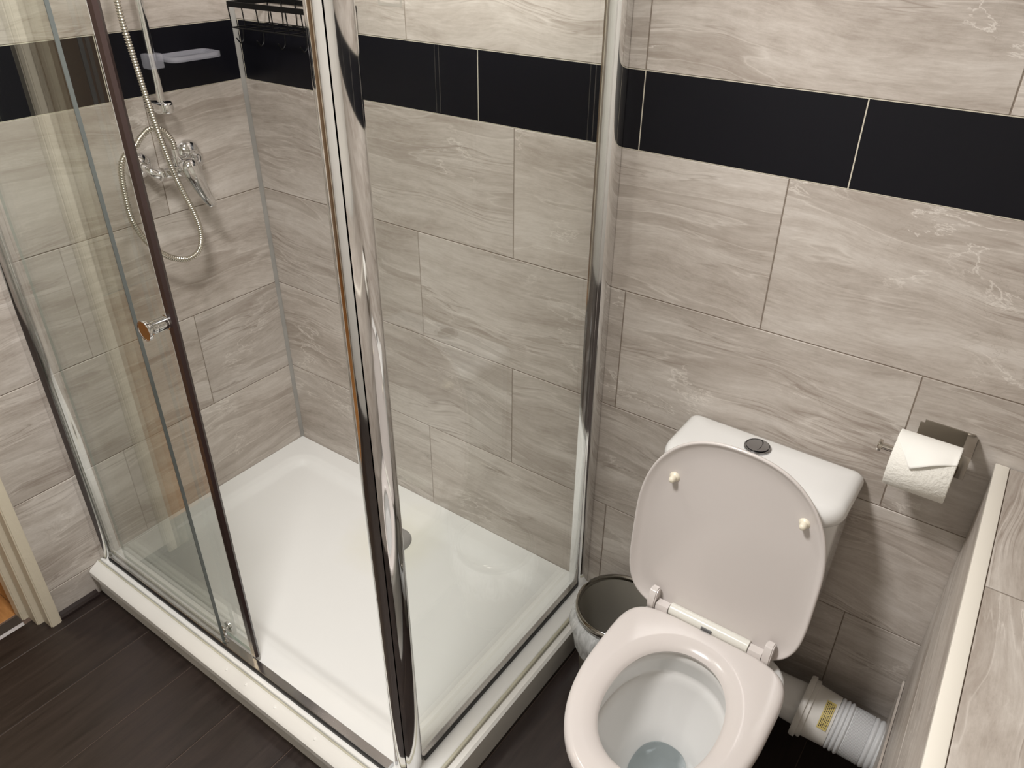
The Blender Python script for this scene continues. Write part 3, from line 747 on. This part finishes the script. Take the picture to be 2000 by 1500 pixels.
lid = tp('lid', bm, SEATM, 60); lid['label'] = 'raised lid of the toilet seat'
for bxx, bs in ((1.447, 0.322), (1.708, 0.335)):
    bm = bmesh.new(); p0 = lidp(bxx, bs, -0.0095); p1 = lidp(bxx, bs, 1)
    prof_tube(bm, p0, p1, [(0, 0.0115), (0.003, 0.0105), (0.006, 0.0068), (0.014, 0.0066), (0.018, 0.0055), (0.020, 0.003), (0.0205, 0.0005)], 24)
    link('buffer', bm, BUFM, lid, smooth=40).matrix_parent_inverse = Matrix()
for xa, xb in ((1.447, 1.4645), (1.7035, 1.721)):
    bm = bmesh.new(); n = 14
    pr = [(-0.238, SZ - 0.018), (-0.244, SZ - 0.006), (-0.244, SZ + 0.008), (-0.237, SZ + 0.030), (-0.230, SZ + 0.037), (-0.215, SZ + 0.036), (-0.206, SZ - 0.018)]
    prism(bm, pr, xa, xb, 'x')
    bmesh.ops.bevel(bm, geom=list(bm.edges), offset=0.0025, segments=2, affect='EDGES')
    link('lid_lug', bm, SEATM, lid, smooth=50).matrix_parent_inverse = Matrix()

# pan connector
pc = empty('pan_connector', (1.86, -0.10, FZ))
tag(pc, 'white plastic waste connector with ribbed flexible pipe beside the toilet', 'waste pipe')
def pp(name, bm, m, par=None, s=40):
    o = link(name, bm, m, par or pc, smooth=s); o.matrix_parent_inverse = pc.matrix_basis.inverted() if par is None else Matrix(); return o
A0, A1 = Vector((1.785, -0.100, 0.200)), Vector((1.862, -0.100, 0.196))
bm = bmesh.new(); prof_tube(bm, A0, A1, [(0, 0.053), (0.0, 0.069), (0.004, 0.071), (0.012, 0.071), (0.0135, 0.065), (0.017, 0.0665), (0.022, 0.0665), (0.024, 0.0605), (0.050, 0.0590), (0.072, 0.0575), (0.074, 0.050)], 56)
pcol = pp('collar', bm, PIPEW, s=30)
# sticker wrapped on the collar, with lines of small print
def patch(bm, s0, s1, a0, a1, r, n=10):
    d = (A1 - A0).normalized(); up = Vector((0, 0, 1)); up = (up - d * up.dot(d)).normalized(); sd_ = Vector((0, -1, 0))
    rows = []
    for k in range(n + 1):
        a = a0 + (a1 - a0) * k / n; q = up * math.cos(a) + sd_ * math.sin(a)
        rows.append([tuple(A0 + d * s0 + q * r), tuple(A0 + d * s1 + q * r)])
    V_ = [[bm.verts.new(p) for p in r_] for r_ in rows]
    for a, b in zip(V_, V_[1:]): bm.faces.new((a[0], a[1], b[1], b[0]))
bm = bmesh.new(); patch(bm, 0.046, 0.066, 0.05, 1.15, 0.0600)
stk = pp('sticker', bm, STICK, pcol, None); stk['label'] = 'yellow sticker with small black print'
bm = bmesh.new(); random.seed(3)
for li in range(5):
    a = 0.12
    s_ = 0.0485 + li * 0.0034
    while a < 1.05:
        L = random.uniform(0.03, 0.11); patch(bm, s_, s_ + 0.0016, a, min(a + L, 1.08), 0.0603, 3); a += L + 0.03
pp('print', bm, INK, stk, None)
random.seed(11)
F0 = Vector((1.857, -0.100, 0.196))
path = resample(catmull([F0, (1.885, -0.100, 0.194), (1.920, -0.100, 0.192), (1.968, -0.101, 0.190)], 30), 0.0006)
rad = []
for i, p in enumerate(path):
    x = p.x - 1.857
    if x < 0.030: r = 0.0545 + 0.0045 * abs(math.sin(x / 0.030 * PI * 3))
    elif x < 0.072: r = 0.0555 + 0.0007 * math.sin(x * 2 * PI / 0.0024)
    else: r = 0.053 + 0.0035 * abs(math.sin((x - 0.072) / 0.012 * PI))
    rad.append(r)
bm = bmesh.new(); tube(bm, path, rad, 48); pp('flexible_pipe', bm, FLEX, s=80)

# ------------------------------------------------------------------ tiled boxing with cream edge on the right
lg = empty('tiled_boxing', (1.957, 0, 0))
SK = 0.029      # the boxing runs very slightly out of square
def skew(bm):
    for v in bm.verts: v.co.x -= SK * v.co.y
    return bm
tag(lg, 'low tiled boxing with cream edge trim along the right of the toilet', 'boxing')
LZ = 0.897
link('carcass', skew(box(0.007, 0.57, -1.9, -0.001, FZ, LZ - 0.003)), GROUT, lg)
LR = Matrix.Rotation(-PI / 2, 4, 'Z')
for z0, z1, js in ((FZ, 0.30, [0.0, 0.3, 0.9, 1.5, 1.9]), (0.30, 0.60, [0.0, 0.6, 1.2, 1.8, 1.9]), (0.60, LZ - 0.002, [0.0, 0.9, 1.5, 1.9])):
    for a, b in zip(js, js[1:]):
        put_tile(lg, b - a - GAP, z1 - z0 - GAP, T, Matrix.Translation((0.001 + SK * ((a + b) / 2 + 0.001), -(a + b) / 2 - 0.001, (z0 + z1) / 2)) @ Matrix.Rotation(SK, 4, 'Z') @ LR)
bm = bmesh.new(); bx(bm, -0.001, 0.0215, -1.9, -0.001, LZ - 0.012, LZ + 0.0005, bev=0.0015)
link('edge_trim', skew(bm), TRIMW, lg, smooth=40)['label'] = 'cream plastic edge trim'
TR = Matrix.Rotation(-PI / 2, 4, 'X')
for x0_, x1_, js in ((0.0215, 0.30, [0.001, 0.335, 0.935, 1.535, 1.9]), (0.302, 0.57, [0.001, 0.335, 0.935, 1.535, 1.9])):
    for q, (a, b) in enumerate(zip(js, js[1:])):
        # tile lies flat, its grain along the ledge
        R2 = Matrix.Rotation(PI / 2, 4, 'Z') @ TR
        wd, hd = b - a - 0.003, x1_ - x0_ - 0.003
        tm_ = tile_mesh(wd, hd).copy()
        for v in tm_.vertices: v.co.z += SK * v.co.x
        if not tm_.materials: tm_.materials.append(T)
        o = bpy.data.objects.new('tile', tm_); COL.objects.link(o); o.parent = lg
        o.matrix_local = Matrix.Translation(((x0_ + x1_) / 2 + SK * (a + b) / 2, -(a + b) / 2, LZ - 0.0005)) @ R2
bm = bmesh.new(); bx(bm, -0.0045, 0.0, -0.9, -0.012, FZ + 0.0, 0.317); 
link('access_panel', skew(bm), TILE, lg)

# ------------------------------------------------------------------ toilet roll holder and roll
hd = empty('toilet_roll_holder', (1.872, 0, 0.915))
tag(hd, 'brushed metal toilet roll holder on the back wall by the boxing', 'roll holder')
bm = bmesh.new(); bx(bm, -0.048, 0.048, -0.0035, -0.0002, -0.030, 0.024, bev=0.0)
bmesh.ops.bevel(bm, geom=[e for e in bm.edges if abs(e.verts[0].co.y - e.verts[1].co.y) > 0.002], offset=0.007, segments=4, affect='EDGES')
link('backplate', bm, SATIN, hd, smooth=40)
bm = bmesh.new(); bx(bm, 0.029, 0.046, -0.062, -0.003, 0.002, 0.022, bev=0.0012); bx(bm, 0.029, 0.046, -0.078, -0.060, -0.026, 0.022, bev=0.0012)
link('arm', bm, SATIN, hd, smooth=35)
BZ = -0.014
bm = bmesh.new(); prof_tube(bm, (0.040, -0.072, BZ), (-1, -0.072, BZ), [(0, 0.006), (0.130, 0.006), (0.131, 0.0105), (0.135, 0.0115), (0.137, 0.0105), (0.137, 0.001)], 28)
link('roll_bar', bm, plain('polished_nickel', (0.62, 0.58, 0.53), 0.15, 1.0), hd, smooth=35)
RC = Vector((1.853, -0.078, 0.8905)); RR = 0.0508; RW = 0.100
trl = empty('toilet_roll', tuple(RC)); tag(trl, 'white toilet roll with its end sheet folded to a point', 'toilet roll')
bm = bmesh.new(); n = 64
def ringx(x, r): return [(x, r * math.cos(2 * PI * k / n), r * math.sin(2 * PI * k / n)) for k in range(n)]
loft(bm, [ringx(-RW / 2, 0.021), ringx(-RW / 2, RR - 0.002), ringx(-RW / 2 + 0.002, RR), ringx(RW / 2 - 0.002, RR), ringx(RW / 2, RR - 0.002), ringx(RW / 2, 0.021), ringx(-RW / 2, 0.021)], False, False)
link('paper_roll', bm, PAPER, trl, smooth=50)
bm = bmesh.new(); loft(bm, [ringx(-RW / 2 + 0.001, 0.0208), ringx(RW / 2 - 0.001, 0.0208), ringx(RW / 2 - 0.001, 0.0195), ringx(-RW / 2 + 0.001, 0.0195), ringx(-RW / 2 + 0.001, 0.0208)], False, False)
link('cardboard_core', bm, plain('brown_card', (0.35, 0.25, 0.16), 0.8), trl, smooth=50)
# folded end sheet: measured as angle from the top, turning towards the room
bm = bmesh.new(); NU, NV = 40, 22
def flap(u, v):
    ax = 0.34; top = -0.55
    tipa = 1.22; side_l, side_r = 0.30, 0.62
    end = side_l + (tipa - side_l) * (u / ax) if u < ax else tipa - (tipa - side_r) * ((u - ax) / (1 - ax)) ** 0.9
    a = top + (end - top) * v
    lift = 0.0012 + 0.007 * (v ** 3) * max(0, math.sin(PI * min(1, max(0, (u - 0.22) / 0.70))))
    r = RR + lift
    return (-RW / 2 + RW * u, -r * math.sin(a), r * math.cos(a))
V = [[bm.verts.new(flap(i / NU, j / NV)) for j in range(NV + 1)] for i in range(NU + 1)]
for i in range(NU):
    for j in range(NV): bm.faces.new((V[i][j], V[i + 1][j], V[i + 1][j + 1], V[i][j + 1]))
fo = link('folded_sheet', bm, plain('smooth_tissue', (0.88, 0.865, 0.82), 0.9, bump=0.3, bscale=60, var=0.01), trl, smooth=80)
md = fo.modifiers.new('thickness', 'SOLIDIFY'); md.thickness = 0.0006; md.offset = 1

# ------------------------------------------------------------------ waste bin and its bag
BC = (1.337, -0.152)
BC = (1.341, -0.152)
wbn = empty('waste_bin', (BC[0], BC[1], FZ)); tag(wbn, 'small round dark grey bin between the shower and the toilet', 'bin')
n = 64
def ringc(r, z, wob=0.0, ph=0.0): return [((r + wob * (math.sin(7 * a + ph) + 0.6 * math.sin(13 * a + 2.1 * ph + 1))) * math.cos(a), (r + wob * (math.sin(7 * a + ph) + 0.6 * math.sin(13 * a + 2.1 * ph + 1))) * math.sin(a), z) for a in [2 * PI * k / n for k in range(n)]]
bm = bmesh.new()
loft(bm, [ringc(0.080, 0.0), ringc(0.084, 0.003), ringc(0.0985, 0.245), ringc(0.095, 0.245), ringc(0.081, 0.006)])
link('bin_body', bm, BINM, wbn, smooth=50)
bm = bmesh.new()
loft(bm, [ringc(0.1003, 0.236), ringc(0.1045, 0.238), ringc(0.1055, 0.247), ringc(0.1040, 0.256), ringc(0.0995, 0.2585), ringc(0.0955, 0.255), ringc(0.0945, 0.247), ringc(0.1003, 0.236)], False, False)
link('bin_rim', bm, BINR, wbn, smooth=70)['label'] = 'shiny rim ring'
bl = empty('bin_bag', (BC[0], BC[1], FZ + 0.24)); tag(bl, 'thin translucent bin bag folded over the rim of the grey bin', 'bag')
bm = bmesh.new()
loft(bm, [ringc(0.1012, -0.003, 0.0003, 0.3), ringc(0.1072, -0.007, 0.0010, 0.5), ringc(0.1125, -0.018, 0.0018, 0.8), ringc(0.1155, -0.036, 0.0022, 1.2), ringc(0.1145, -0.056, 0.0024, 1.7),
          ringc(0.1105, -0.078, 0.0026, 2.2), ringc(0.1075, -0.098, 0.0028, 2.6)], False, False)
link('bag_skirt', bm, LINER, bl, smooth=80)
